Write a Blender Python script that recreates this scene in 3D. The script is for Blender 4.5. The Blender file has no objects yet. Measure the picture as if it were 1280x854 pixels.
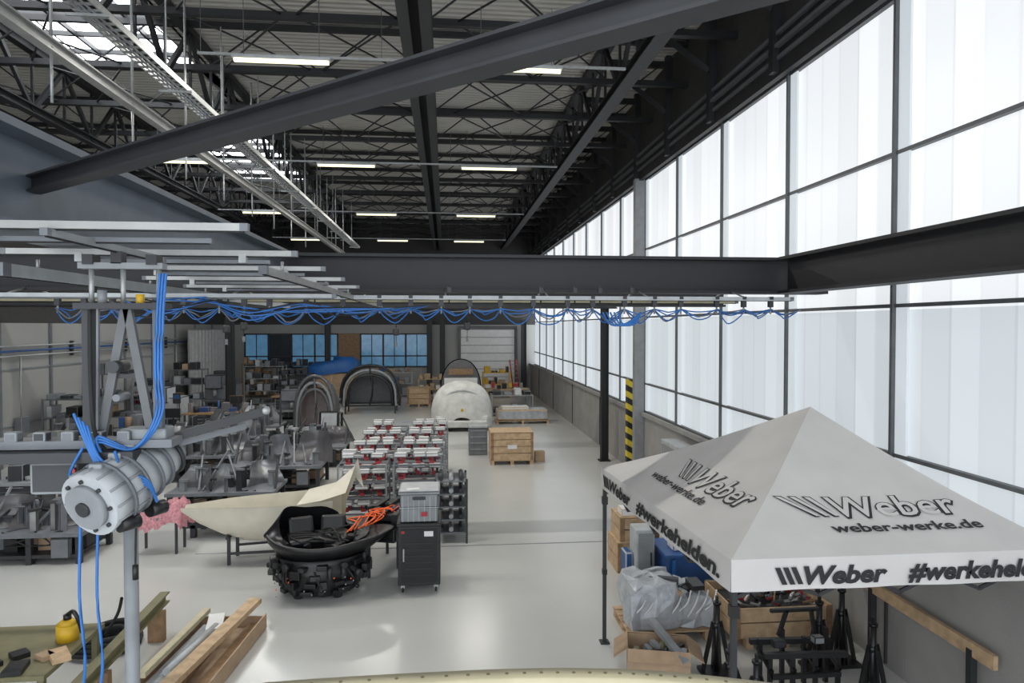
import bpy,bmesh,math,random
from mathutils import Vector,Matrix
random.seed(7)
R=random.uniform
sc=bpy.context.scene
sc.view_settings.view_transform='Standard'
# ------------------------------------------------------------ materials
def mat(name,col,rough=.6,metal=0,var=.12,scale=6,bump=0,bscale=40,emit=0,ecol=None,trans=0):
    m=bpy.data.materials.new(name); m.use_nodes=True
    nt=m.node_tree; N=nt.nodes; L=nt.links; p=N['Principled BSDF']
    p.inputs['Roughness'].default_value=rough; p.inputs['Metallic'].default_value=metal
    tc=N.new('ShaderNodeTexCoord'); no=N.new('ShaderNodeTexNoise'); no.inputs['Scale'].default_value=scale
    no.inputs['Detail'].default_value=4
    L.new(tc.outputs['Object'],no.inputs['Vector'])
    r=N.new('ShaderNodeValToRGB'); r.color_ramp.elements[0].position=.3; r.color_ramp.elements[1].position=.7
    r.color_ramp.elements[0].color=(*[c*(1-var) for c in col],1); r.color_ramp.elements[1].color=(*[min(1,c*(1+var)) for c in col],1)
    L.new(no.outputs['Fac'],r.inputs['Fac']); L.new(r.outputs['Color'],p.inputs['Base Color'])
    if bump:
        n2=N.new('ShaderNodeTexNoise'); n2.inputs['Scale'].default_value=bscale; L.new(tc.outputs['Object'],n2.inputs['Vector'])
        b=N.new('ShaderNodeBump'); b.inputs['Strength'].default_value=bump; b.inputs['Distance'].default_value=.02
        L.new(n2.outputs['Fac'],b.inputs['Height']); L.new(b.outputs['Normal'],p.inputs['Normal'])
    if emit:
        p.inputs['Emission Color'].default_value=(*(ecol or col),1); p.inputs['Emission Strength'].default_value=emit
    return m
DK=mat('dark_steel_paint',(.014,.014,.016),.55)
DK2=mat('charcoal_steel',(.028,.029,.032),.5)
BLUEGREY=mat('bluegrey_lit_steel',(.1,.12,.145),.45)  # bluegrey tone, also used to paint window light onto the left platform beam
GALV=mat('galvanised',(.38,.39,.39),.45,.5,scale=20)
ALU=mat('aluminium_rail',(.36,.36,.35),.4,.3)
GREY=mat('machine_grey',(.24,.255,.265),.5)
LGREY=mat('light_grey_paint',(.42,.44,.45),.45)
MGREY=mat('mid_grey_plastic',(.15,.16,.175),.5)
STEELP=mat('bare_sheet_steel',(.28,.285,.29),.35,.75,var=.3,scale=3)
BLK=mat('black_plastic',(.01,.01,.011),.4)
BLKM=mat('black_satin_metal',(.015,.015,.017),.3,.4)
RUB=mat('rubber',(.018,.018,.018),.8)
WHITE=mat('white_paint',(.7,.7,.69),.5,var=.05)
SHELLW=mat('white_foil_shell',(.6,.6,.57),.45,var=.15,scale=4,bump=.5,bscale=5)
CREAM=mat('cream_composite',(.62,.58,.475),.45,var=.08,scale=3)
RED=mat('red_paint',(.36,.028,.033),.5)
ORANGE=mat('orange_cable',(.85,.13,.02),.45)
BLUE=mat('blue_hose',(.025,.14,.42),.4)
BLUEB=mat('blue_plastic',(.02,.08,.25),.45)
TARP=mat('blue_tarp',(.02,.12,.38),.5,bump=.6,bscale=3)
YEL=mat('yellow_paint',(.62,.38,.02),.5)
WOOD=mat('pine_wood',(.5,.35,.21),.65,var=.2,scale=9)
WOODD=mat('dark_wood',(.28,.17,.09),.65,var=.25,scale=9)
CARD=mat('cardboard',(.4,.28,.18),.8)
OLIVE=mat('olive_paint',(.17,.155,.08),.6)
BEIGE=mat('beige_plastic',(.48,.43,.28),.5)
PINK=mat('pink_cloth',(.5,.22,.25),.8,bump=.5,var=.3,scale=20)
WRAP=mat('shrink_wrap',(.42,.44,.47),.2,var=.2,scale=5,bump=.7,bscale=10)
DOME=mat('dark_shell',(.1,.095,.1),.25)
CONC=mat('concrete',(.31,.3,.285),.8,var=.1,scale=1.5,bump=.15)
DWALL=mat('dark_cladding',(.045,.043,.041),.7)
LWALL=mat('light_wall',(.34,.34,.325),.7,var=.05,scale=.6)
FABL=mat('white_curtain',(.45,.45,.45),.8)
TXT=mat('print_black',(.02,.02,.022),.7)
LAMP=mat('lamp_tube',(.9,.85,.6),.5,var=0,emit=1.9,ecol=(1,.9,.55))
FLOOR=mat('epoxy_floor',(.53,.53,.51),.22,var=.045,scale=.5)
def roof_mat():
    m=mat('corrugated_roof',(.56,.54,.5),.7,var=.06,scale=1)
    nt=m.node_tree;N=nt.nodes;L=nt.links;p=N['Principled BSDF']
    tc=N.new('ShaderNodeTexCoord');w=N.new('ShaderNodeTexWave');w.bands_direction='Y';w.inputs['Scale'].default_value=1.6
    L.new(tc.outputs['Object'],w.inputs['Vector']);b=N.new('ShaderNodeBump');b.inputs['Strength'].default_value=.8;b.inputs['Distance'].default_value=.06
    L.new(w.outputs['Fac'],b.inputs['Height']);L.new(b.outputs['Normal'],p.inputs['Normal'])
    return m
ROOF=roof_mat()
def pane_mat(name,strength,col=(.93,.965,1)):
    m=bpy.data.materials.new(name);m.use_nodes=True
    nt=m.node_tree;N=nt.nodes;L=nt.links;p=N['Principled BSDF']
    p.inputs['Base Color'].default_value=(.2,.21,.22,1);p.inputs['Roughness'].default_value=.4
    tc=N.new('ShaderNodeTexCoord');sx=N.new('ShaderNodeSeparateXYZ');L.new(tc.outputs['Object'],sx.inputs[0])
    d=N.new('ShaderNodeMath');d.operation='DIVIDE';d.inputs[1].default_value=.4333;L.new(sx.outputs['Y'],d.inputs[0])
    fl=N.new('ShaderNodeMath');fl.operation='FLOOR';L.new(d.outputs[0],fl.inputs[0])
    fr=N.new('ShaderNodeMath');fr.operation='FRACT';L.new(d.outputs[0],fr.inputs[0])
    wn=N.new('ShaderNodeTexWhiteNoise');wn.noise_dimensions='1D';L.new(fl.outputs[0],wn.inputs['W'])
    mr=N.new('ShaderNodeMapRange');mr.inputs['To Min'].default_value=strength*.88;mr.inputs['To Max'].default_value=strength*1.06
    L.new(wn.outputs['Value'],mr.inputs['Value'])
    gt=N.new('ShaderNodeMath');gt.operation='GREATER_THAN';gt.inputs[1].default_value=.08;L.new(fr.outputs[0],gt.inputs[0])
    m2=N.new('ShaderNodeMapRange');m2.inputs['To Min'].default_value=.9;m2.inputs['To Max'].default_value=1;L.new(gt.outputs[0],m2.inputs['Value'])
    mu=N.new('ShaderNodeMath');mu.operation='MULTIPLY';L.new(mr.outputs[0],mu.inputs[0]);L.new(m2.outputs[0],mu.inputs[1])
    p.inputs['Emission Color'].default_value=(*col,1);L.new(mu.outputs[0],p.inputs['Emission Strength'])
    return m
PANE=pane_mat('polycarbonate_upper',.9)  # daylight behind the panes is put in as emission
PANEL=pane_mat('polycarbonate_lower',.64,(.87,.945,1))  # dimmer, bluer copy: weaker daylight painted into the lower panes
STRIP=mat('glowing_jamb',(.3,.32,.33),.5,var=.02,emit=.54,ecol=(.86,.94,1))  # emission paints the daylight on the jamb strip; nothing shines through it
SKYL=mat('skylight_glass',(.8,.85,.9),.4,var=0,emit=8,ecol=(.93,.97,1))
BPANE=mat('sky_reflection_glass',(.05,.12,.2),.15,emit=.33,ecol=(.14,.34,.56),scale=2,var=.5)  # blue sky reflection painted into the panes as emission
DPANE=mat('dark_glass',(.03,.04,.05),.15)
FRAME=mat('window_frame_grey',(.11,.115,.12),.5)
FRAMEL=mat('column_light_grey',(.26,.27,.28),.5)
TENT=mat('tent_fabric',(.6,.58,.56),.85,var=.05,scale=2,bump=.35,bscale=5)
def hazard():
    m=bpy.data.materials.new('hazard_stripes');m.use_nodes=True
    nt=m.node_tree;N=nt.nodes;L=nt.links;p=N['Principled BSDF']
    tc=N.new('ShaderNodeTexCoord');sx=N.new('ShaderNodeSeparateXYZ');L.new(tc.outputs['Object'],sx.inputs[0])
    a=N.new('ShaderNodeMath');a.operation='MULTIPLY_ADD';a.inputs[1].default_value=.6;L.new(sx.outputs['X'],a.inputs[0]);L.new(sx.outputs['Z'],a.inputs[2])
    d=N.new('ShaderNodeMath');d.operation='DIVIDE';d.inputs[1].default_value=.34;L.new(a.outputs[0],d.inputs[0])
    fr=N.new('ShaderNodeMath');fr.operation='FRACT';L.new(d.outputs[0],fr.inputs[0])
    g=N.new('ShaderNodeMath');g.operation='GREATER_THAN';g.inputs[1].default_value=.5;L.new(fr.outputs[0],g.inputs[0])
    mx=N.new('ShaderNodeMix');mx.data_type='RGBA';mx.inputs[6].default_value=(.02,.02,.02,1);mx.inputs[7].default_value=(.7,.54,.04,1)
    L.new(g.outputs[0],mx.inputs[0]);L.new(mx.outputs[2],p.inputs['Base Color']);p.inputs['Roughness'].default_value=.5
    return m
HAZ=hazard()
# ------------------------------------------------------------ builder
class B:
    def __init__(s,name): s.name=name;s.bm=bmesh.new();s.mats=[]
    def mi(s,m):
        if m not in s.mats: s.mats.append(m)
        return s.mats.index(m)
    def _set(s,verts,m,sm=False):
        i=s.mi(m)
        for f in {f for v in verts for f in v.link_faces}: f.material_index=i;f.smooth=sm
    def box(s,c,sz,m,rz=0,rx=0,ry=0,bev=0):
        r=bmesh.ops.create_cube(s.bm,size=1);vs=r['verts']
        M=Matrix.Translation(c)@Matrix.Rotation(rz,4,'Z')@Matrix.Rotation(ry,4,'Y')@Matrix.Rotation(rx,4,'X')@Matrix.Diagonal((*sz,1))
        bmesh.ops.transform(s.bm,matrix=M,verts=vs);s._set(vs,m)
        if bev: bmesh.ops.bevel(s.bm,geom=list({e for v in vs for e in v.link_edges}),offset=bev,segments=2,affect='EDGES',profile=.5)
    def beam(s,p1,p2,w,h,m):
        p1=Vector(p1);p2=Vector(p2);d=p2-p1;L=d.length;d.normalize()
        up=Vector((0,0,1)) if abs(d.z)<.99 else Vector((0,1,0))
        x=d.cross(up).normalized();z=x.cross(d).normalized()
        M=Matrix.Translation((p1+p2)/2)@Matrix((( x.x,d.x,z.x,0),(x.y,d.y,z.y,0),(x.z,d.z,z.z,0),(0,0,0,1)))@Matrix.Diagonal((w,L,h,1))
        r=bmesh.ops.create_cube(s.bm,size=1);bmesh.ops.transform(s.bm,matrix=M,verts=r['verts']);s._set(r['verts'],m)
    def ibeam(s,p1,p2,w,h,t,m):
        p1=Vector(p1);p2=Vector(p2);o=Vector((0,0,h/2-t/2))
        s.beam(p1+o,p2+o,w,t,m);s.beam(p1-o,p2-o,w,t,m);s.beam(p1,p2,t,h-2*t,m)
    def cyl(s,p1,p2,r,m,r2=None,n=14):
        p1=Vector(p1);p2=Vector(p2);d=p2-p1
        M=Matrix.Translation((p1+p2)/2)@d.to_track_quat('Z','Y').to_matrix().to_4x4()
        q=bmesh.ops.create_cone(s.bm,cap_ends=True,segments=n,radius1=r,radius2=r if r2 is None else r2,depth=d.length,matrix=M)
        s._set(q['verts'],m,True)
        for f in {f for v in q['verts'] for f in v.link_faces}:
            if len(f.verts)>4: f.smooth=False
    def sph(s,c,r,m,sc_=(1,1,1)):
        q=bmesh.ops.create_uvsphere(s.bm,u_segments=14,v_segments=9,radius=r,matrix=Matrix.Translation(c)@Matrix.Diagonal((*sc_,1)))
        s._set(q['verts'],m,True)
    def loft(s,secs,m,closed=True,caps=False,sm=True):
        i=s.mi(m);rows=[[s.bm.verts.new(p) for p in sec] for sec in secs];n=len(rows[0])
        for a,b in zip(rows,rows[1:]):
            for k in range(n if closed else n-1):
                k2=(k+1)%n
                f=s.bm.faces.new((a[k],a[k2],b[k2],b[k]));f.material_index=i;f.smooth=sm
        if caps:
            for r_ in (rows[0],rows[-1]):
                f=s.bm.faces.new(r_);f.material_index=i
    def tube(s,pts,r,m,n=7,k=5):
        P=cr(pts,k) if k else [Vector(p) for p in pts]
        secs=[]
        for i,p in enumerate(P):
            t=(P[min(i+1,len(P)-1)]-P[max(i-1,0)]).normalized()
            a=t.cross(Vector((0,0,1)));a=a if a.length>.05 else t.cross(Vector((0,1,0)));a.normalize();b=t.cross(a)
            secs.append([p+a*r*math.cos(2*math.pi*j/n)+b*r*math.sin(2*math.pi*j/n) for j in range(n)])
        s.loft(secs,m)
    def poly(s,pts,m):
        f=s.bm.faces.new([s.bm.verts.new(p) for p in pts]);f.material_index=s.mi(m)
    def done(s):
        bmesh.ops.recalc_face_normals(s.bm,faces=s.bm.faces)
        me=bpy.data.meshes.new(s.name);s.bm.to_mesh(me);s.bm.free()
        for m in s.mats: me.materials.append(m)
        o=bpy.data.objects.new(s.name,me);sc.collection.objects.link(o);return o
def cr(pts,k=5):
    P=[Vector(p) for p in pts];Q=[P[0]]+P+[P[-1]];out=[]
    for i in range(1,len(Q)-2):
        a,b,c,d=Q[i-1],Q[i],Q[i+1],Q[i+2]
        for j in range(k):
            t=j/k;out.append(.5*((2*b)+(c-a)*t+(2*a-5*b+4*c-d)*t*t+(3*b-a-3*c+d)*t**3))
    out.append(P[-1]);return out
# ------------------------------------------------------------ room
XW=5.4;XL=-13.;YF=43.;YB=-3.;ZR=10.6
b=B('floor');b.box(((XW+XL)/2,(YF+YB)/2,-.1),(XW-XL+.6,YF-YB+.6,.2),FLOOR);b.done()
b=B('floor_marking_line')
b.box((.3,12.95,.002),(9.8,.03,.004),MGREY);b.done()
b=B('floor_marking_line')
b.box((1.6,30.0,.002),(7.0,.09,.004),BLUE);b.done()
b=B('ceiling')
b.box(((XW-5.8)/2,(YF+YB)/2,ZR+.1),(XW+5.8+.6,YF-YB+.6,.2),ROOF)
b.box((-11.1,(YF+YB)/2,ZR+.1),(4.4,YF-YB+.6,.2),ROOF)
for y0,y1 in ((-3.3,9),(18,24),(31,43.3)): b.box((-7.35,(y0+y1)/2,ZR+.1),(3.1,y1-y0,.2),ROOF)
b.done()
def skylight(y0,y1):
    b=B('skylight');b.box((-7.35,(y0+y1)/2,ZR+.12),(3.1,y1-y0,.04),SKYL)
    y=y0
    while y<=y1: b.box((-7.35,y,ZR+.05),(3.1,.07,.1),DK2);y+=1.0
    for x in (-8.9,-8.1,-7.35,-6.6,-5.8): b.box((x,(y0+y1)/2,ZR+.05),(.06,y1-y0,.1),DK2)
    b.done()
skylight(9,18);skylight(24,31)
b=B('wall_right')
b.box((XW+.15,(YF+YB)/2,.92),(.3,YF-YB+.6,1.84),CONC)
b.box((XW+.15,(YF+YB)/2,(8.22+ZR)/2),(.3,YF-YB+.6,ZR-8.22),DWALL)
b.box((XW-.03,(YF+YB)/2,1.8),(.1,YF-YB,.1),CONC)
y=7.8-2.6*4
while y<42: b.box((XW-.01,y,.9),(.04,.03,1.7),DWALL);y+=5.2
b.done()
n=1;ys=[7.8+2.6*k for k in range(-4,14)]
for y0,y1 in zip(ys,ys[1:]):
    y1=min(y1,YF-.05)
    b=B('window_%d'%n);n+=1
    b.box((XW+.12,(y0+y1)/2,(1.84+4.4)/2),(.03,y1-y0,4.4-1.84),PANEL)
    b.box((XW+.12,(y0+y1)/2,(4.4+8.22)/2),(.03,y1-y0,8.22-4.4),PANE)
    for z in (1.87,2.63,4.45,6.3,8.19): b.box((XW+.07,(y0+y1)/2,z),(.08,y1-y0,.045),FRAME)
    b.box((XW+.05,y0,5.03),(.1,.045,6.38),FRAME)
    b.box((XW+.06,y0-.13,5.03),(.03,.2,6.3),STRIP)
    b.done()
b=B('trim_1')
for z,x in ((8.27,5.3),(8.42,5.24),(8.6,5.2),(8.8,5.22)): b.beam((x,YB,z),(x,YF,z),.1,.06,FRAME)
b.beam((5.28,YB,8.5),(5.28,YF,8.5),.1,.7,DK)
b.done()
b=B('wall_back')
b.box(((XW+XL)/2,YF+.15,2.15),(XW-XL+.6,.3,4.3),LWALL)
b.box(((XW+XL)/2,YF+.15,(4.3+ZR)/2),(XW-XL+.6,.3,ZR-4.3),DWALL);b.done()
b=B('window_30')
x=-12.2
for i in range(8):
    b.box((x+.68,YF-.04,2.7),(1.28,.05,1.95),BPANE if i in(0,2,3,5,6,7) else DPANE)
    b.box((x,YF-.05,2.7),(.1,.08,2.1),DK2);b.box((x+.68,YF-.07,2.7),(.05,.04,2.0),DK2);x+=1.39
    if i==4: b.box((x-.7,YF-.06,2.7),(1.3,.1,2.1),WOODD)
b.box((x,YF-.05,2.7),(.1,.08,2.1),DK2)
for z in (1.68,2.35,3.72): b.box((-6.65,YF-.05,z),(11.1,.08,.08),DK2)
b.done()
b=B('door_1')
for i in range(8): b.box((2.65,YF-.06,.25+.5*i),(3.4,.08,.47),WHITE,bev=.01)
b.box((.85,YF-.08,2.05),(.15,.14,4.1),FRAME);b.box((4.45,YF-.08,2.05),(.15,.14,4.1),FRAME);b.box((2.65,YF-.08,4.15),(3.7,.14,.15),FRAME)
b.done()
b=B('wall_left')
b.box((XL-.15,(YF+YB)/2,2.15),(.3,YF-YB+.6,4.3),LWALL)
b.box((XL-.15,(YF+YB)/2,(4.3+ZR)/2),(.3,YF-YB+.6,ZR-4.3),DWALL)
y=16
while y<43: b.box((XL+.03,y,2.15),(.06,.12,4.3),MGREY);y+=2.6
for z in(1.2,2.9): b.box((XL+.02,27,z),(.04,32,.05),GREY)
b.done()
b=B('wall_pipe_run')
for z,m in ((3.3,GALV),(3.45,BLUEB),(3.6,GALV)): b.cyl((XL+.12,16,z),(XL+.12,42.5,z),.03,m,n=8)
for y in range(17,42,4): b.box((XL+.07,y,3.45),(.1,.08,.5),DK2);b.cyl((XL+.14,y+1,1.0),(XL+.14,y+1,3.3),.03,GALV,n=8);b.box((XL+.16,y+1,1.2),(.2,.4,.5),random.choice([MGREY,LGREY,RED]),bev=.01)
b.done()
def curtain(y0,y1,z0,z1,m,x=XL+.5):
    b=B('strip_curtain')
    n=int((y1-y0)*8)
    pts0=[(x+.09*math.sin(i*1.6),y0+(y1-y0)*i/n) for i in range(n+1)]
    b.loft([[(p[0],p[1],z0) for p in pts0],[(p[0],p[1],z1) for p in pts0]],m,closed=False)
    b.beam((x,y0,z1+.03),(x,y1,z1+.03),.06,.06,GALV)
    for y in (y0,y1): b.beam((x,y,0),(x,y,z1+.03),.06,.06,GALV)
    b.done()
curtain(34.6,41,.05,4.0,FABL)
# ------------------------------------------------------------ roof steel
YT=[4.5+2.6*k for k in range(15)]
for k,y in enumerate(YT):
    b=B('roof_truss')
    zt,zb=10.5,9.6
    b.beam((XL,y,zt),(XW,y,zt),.1,.12,DK);b.beam((XL,y,zb),(XW,y,zb),.13,.12,DK)
    x=XL;up=0;st=1.15
    while x+st<XW+.05:
        b.beam((x,y,zb if up else zt),(x+st,y,zt if up else zb),.03,.03,DK);up=1-up;x+=st
    if k<14:
        for x in (-11,-8.4,-4.6,-2.6,.2,1.8):
            w=1.8
            b.cyl((x,y,9.62),(x+w,y+2.6,9.62),.02,DK,n=6);b.cyl((x+w,y,9.62),(x,y+2.6,9.62),.02,DK,n=6)
    b.done()
b=B('roof_girder')
for dx in(-.17,.17): b.ibeam((-.47+dx,YB,9.2),(-.47+dx,YF,9.2),.18,.5,.04,DK2)
b.box((-.47,(YB+YF)/2,9.4),(.3,YF-YB,.03),DK)
for y in YT: b.box((-.47,y,9.5),(.3,.12,.12),DK)
b.done()
def ltruss(x,zb,zt,st=1.3,w=.2):
    b=B('longitudinal_truss')
    b.ibeam((x,YB,zb),(x,YF-.05,zb),w,.2,.03,DK);b.beam((x,YB,zt),(x,YF-.05,zt),w,.14,DK)
    y=YB;up=0
    while y+st<YF:
        b.beam((x,y,zb if up else zt),(x,y+st,zt if up else zb),.08,.1,DK)
        b.beam((x,y,zb),(x,y,zt),.05,.05,DK)
        up=1-up;y+=st
    b.done()
ltruss(3.6,9.1,10.45,w=.28);ltruss(-5.4,9.1,10.45);ltruss(-9.3,9.1,10.45)
b=B('knee_brace')
for y in ys:
    if 0<y<42:
        b.beam((5.2,y,8.2),(5.2,y,10.5),.15,.15,DK);b.beam((5.15,y,9.2),(4.0,y+.6,10.4),.1,.1,DK);b.beam((5.15,y,10.3),(3.7,y,10.3),.1,.14,DK)
b.done()
def lamp_row(y,xs,x0,x1,z=8.52):
    for x in xs:
        b=B('ceiling_lamp')
        b.box((x,y,z+.05),(1.56,.1,.05),LGREY);b.box((x,y,z),(1.5,.07,.05),LAMP)
        for dx in(-.6,.6): b.cyl((x+dx,y,z+.07),(x+dx,y,z+1.05),.006,FRAME,n=5)
        b.done()
    b=B('lamp_conduit');b.beam((x0,y+.09,z+.12),(x1,y+.09,z+.12),.04,.04,GALV)
    x=x0+.05
    while x<x1: b.cyl((x,y+.09,z+.1),(x,y+.09,z+1.0),.006,FRAME,n=5);x+=2.9
    b.done()
lamp_row(11.5,(-2.65,1.2),-4.0,3.1)
lamp_row(18.75,(-6.9,-2.65,1.2),-8.6,3.1)
lamp_row(26.8,(-6.9,-2.65,1.2),-8.6,3.1)
lamp_row(34.9,(-6.9,-2.65,1.2),-8.6,3.1)
for y in (11.5,18.75,26.8):
    for x in (-6.9,-2.65,1.2):
        l=bpy.data.lights.new('lamp_light','AREA');l.shape='RECTANGLE';l.size=1.5;l.size_y=.1;l.energy=120;l.color=(1,.97,.9)
        o=bpy.data.objects.new('lamp_light',l);o.location=(x,y,8.44);sc.collection.objects.link(o)
b=B('crane_runway_rail')
b.ibeam((-4.2,2,7.2),(-4.2,30,7.2),.12,.14,.02,ALU)
y=4
while y<30: b.cyl((-4.2,y,7.25),(-4.2,y,9.5),.018,GALV,n=6);b.cyl((-4.2,y,6.6 if int(y)%2 else 7.2),(-4.2,y,7.2),.015,GALV,n=6);y+=1.9
b.done()
b=B('cable_tray')
for x in (-3.95,-3.68): b.beam((x,2,7.62),(x,30,7.62),.015,.08,GALV)
y=2
while y<30: b.beam((-3.95,y,7.58),(-3.68,y,7.58),.05,.012,GALV);y+=.16
for x in (-3.87,-3.81,-3.75): b.beam((x,2,7.57),(x,30,7.57),.02,.012,GALV)
y=3
while y<30: b.cyl((-3.95,y,7.6),(-3.95,y,9.5),.012,GALV,n=6);b.beam((-4.05,y,7.55),(-3.6,y,7.55),.03,.03,GALV);y+=2.4
for k in range(3): b.tube([(-3.88+.06*k,2+i*4,7.63+.01*math.sin(i*3+k)) for i in range(8)],.016,RUB if k else BLUE,k=2)
b.done()
b=B('conduit_pipe')
b.cyl((-5.2,2,7.9),(-5.2,34,7.9),.04,GALV)
y=4
while y<34: b.cyl((-5.2,y,7.9),(-5.2,y,9.6),.012,GALV,n=5);y+=4
b.done()
# diagonal brace in the plane of the platform steel
b=B('diagonal_brace_beam')
d=Vector((2.42,-2.06,0)).normalized();p=Vector((-1.87,3.5,4.915))
b.ibeam(p-d*.29,p+d*8.3,.082,.082,.01,DK2);b.done()
b=B('platform_beam');b.ibeam((4.7,-2.6,4.9),(4.7,8.95,4.9),.3,.5,.04,DK);b.done()
b=B('platform_beam');b.ibeam((-2.1,-2.6,4.9),(-2.1,8.95,4.9),.3,.5,.04,BLUEGREY);b.done()  # light from the windows is painted in by this paler steel
b=B('platform_beam');b.ibeam((-12.9,9.15,4.9),(5.3,9.15,4.9),.3,.5,.04,DK);b.done()
b=B('platform_beam');b.ibeam((-12.9,12.6,4.78),(5.3,12.6,4.78),.25,.42,.04,DK);b.done()
b=B('platform_beam');b.ibeam((-12.9,20.8,4.95),(5.3,20.8,4.95),.25,.4,.04,DK);b.done()
def col(x,y,z,w,m,name='steel_column'):
    b=B(name)
    for dx in (-w/2,w/2): b.box((x+dx,y,z/2),(.025,w,z),m)
    b.box((x,y,z/2),(w,.025,z),m);b.box((x,y,.015),(w*1.7,w*1.7,.03),m);b.done()
col(4.93,20.8,4.75,.2,DK)
col(-9.3,30.5,4.6,.3,DK)
for x in (-7.2,-1,-.2,4.9): col(x,42.6,4.6,.3,DK2)
b=B('window_wall_column');b.box((XW-.14,18.2,4.1),(.26,.22,8.2),FRAMEL);b.done()
b=B('hazard_column');b.box((5.24,18.9,1.35),(.24,.22,2.7),HAZ);b.box((5.2,18.9,.03),(.32,.36,.06),DK);b.done()
# ------------------------------------------------------------ overhead rails
def rail(b,p1,p2,w=.05,h=.06,m=ALU):
    b.beam(p1,p2,w,h,m);p1=Vector(p1);p2=Vector(p2);o=Vector((0,0,-h/2-.003))
    b.beam(p1+o,p2+o,w*.3,.008,RUB)
    for p in (p1,p2): b.box(p,(w*1.05,w*1.05,h*1.05),MGREY)
b=B('light_crane_rail')
for i,(y,x0) in enumerate(((3.0,-4.2),(4.06,-2.45),(5.1,-2.45),(6.2,-2.6),(7.4,-2.7))):
    rail(b,(x0,y,4.62),(-.85-.02*i,y,4.62),.032,.032)
    rail(b,(x0+.3,y+.32,4.6),(-1.1,y+.32,4.6),.022,.022,MGREY)
    if y>4: 
        for x in (x0+.4,-1.16): b.box((x,y,4.59),(.04,.04,.05),GALV)
rail(b,(-1.16,4.5,4.56),(-1.16,12.5,4.56),.05,.05)
rail(b,(-2.8,4.6,4.56),(-2.8,12.5,4.56),.08,.08,LGREY)
rail(b,(-1.62,2.95,4.585),(-1.62,4.1,4.585),.03,.03,GREY)
for y in (5,6.8,8.3,10,12):
    for x in (-1.16,-2.8): b.cyl((x,y,4.58),(x,y,4.66),.012,GALV,n=6)
b.done()
b=B('festoon_rail')
rail(b,(-8,8.6,4.56),(4.55,8.6,4.56),.05,.05,LGREY)
rail(b,(-8,9.75,4.56),(4.3,9.75,4.56),.05,.04,BEIGE)
rail(b,(-8,6.9,4.5),(-1.1,6.9,4.5),.04,.04,LGREY)
x=-7.8
while x<4.6:
    b.cyl((x,8.6,4.58),(x,9.1,4.7),.012,GALV,n=6);b.cyl((x,9.75,4.58),(x,9.2,4.7),.012,GALV,n=6);x+=1.3
b.done()
b=B('festoon_hose')
x=-4.6
while x<4.3:
    st=R(.28,.5)
    b.box((x,8.6,4.49),(.06,.05,.08),DK2);b.cyl((x,8.6,4.36),(x,8.6,4.47),.012,GALV,n=6);b.box((x,8.6,4.57),(.05,.07,.04),DK2)
    if R(0,1)<.3: b.cyl((x+.1,8.62,4.5),(x+.1,8.62,4.72),.01,DK2,n=6);b.box((x+.1,8.62,4.66),(.05,.05,.07),DK2)
    for k in range(4):
        sag=R(.02,.2);o=R(-.05,.05);q=R(-.06,.06);c1=R(.15,.4)
        m=(BLUE,BLUE,MGREY,BLUE)[k]
        b.tube([(x,8.6+o,4.42),(x+st*c1,8.6+o+q,4.42-sag*R(.5,1)),(x+st*.5,8.6+o,4.42-sag),(x+st*.8,8.6+o-q,4.42-sag*R(.3,.8)),(x+st,8.6+o,4.42)],.0085,m,n=5,k=3)
    x+=st
for k in range(5):
    b.tube([(2.0+.05*k,8.55,4.38),(2.1+.04*k,8.5,4.22),(2.3+.03*k,8.5,4.24),(2.5,8.55,4.38)],.012,BLUE,n=5,k=4)
b.done()
b=B('blue_air_hose')
for k in range(6):
    b.tube([(-3.2+.1*k,6.9,4.46),(-2.8+.1*k,6.8,4.28+.04*k),(-2.3+R(-.1,.1),6.9,4.45),(-1.9,6.8,4.24+R(0,.14)),(-1.4+R(-.1,.1),6.9,4.44-.02*k),(-1.1+.1*k,7.1,4.3+R(0,.1)),(-.6,7.6,4.36+R(-.05,.05)),(-.2,8.2,4.45)],.008,BLUE if k%3 else RUB,n=6)
b.done()
b=B('tool_balancer')
for x,z in ((-3.9,4.1),(-3.6,4.15),(-.9,4.05),(.4,4.15)):
    b.cyl((x,12.6,z+.1),(x,12.6,4.58),.008,DK2,n=5);b.box((x,12.6,z+.05),(.12,.1,.14),DK2,bev=.03);b.cyl((x,12.6,z-.15),(x,12.6,z),.006,DK2,n=5);b.box((x,12.6,z-.18),(.04,.04,.1),MGREY)
b.done()
# ------------------------------------------------------------ lifting manipulator
X0=-1.6;Y0=3.57
b=B('lifting_manipulator')
b.box((X0,Y0,4.5),(.4,.06,.03),GREY);b.box((X0-.15,Y0,4.53),(.05,.08,.05),DK2);b.box((X0+.15,Y0,4.53),(.05,.08,.05),DK2);b.box((X0-.02,Y0,4.54),(.05,.06,.06),DK2)
b.box((X0,Y0,4.3),(.42,.12,.03),DK2)
for u in (-.15,0,.17): b.cyl((X0+u,Y0,4.3),(X0+u,Y0,4.5),.012,GALV)
b.cyl((X0-.1,Y0,4.3),(X0-.1,Y0,4.38),.022,GREY);b.cyl((X0+.08,Y0,4.3),(X0+.08,Y0,4.36),.02,YEL)
b.beam((X0-.165,Y0,4.3),(X0-.165,Y0,3.6),.045,.05,DK2);b.beam((X0-.2,Y0+.03,4.3),(X0-.2,Y0+.03,3.6),.012,.03,MGREY)
b.beam((X0-.11,Y0-.02,4.3),(X0-.12,Y0-.02,3.62),.01,.02,MGREY)
b.beam((X0+.01,Y0,4.29),(X0-.11,Y0,3.65),.028,.04,FRAME);b.beam((X0+.02,Y0,4.29),(X0+.13,Y0,3.65),.028,.04,FRAME);b.beam((X0-.05,Y0+.01,3.95),(X0+.07,Y0+.01,3.95),.02,.02,DK2)
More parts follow.
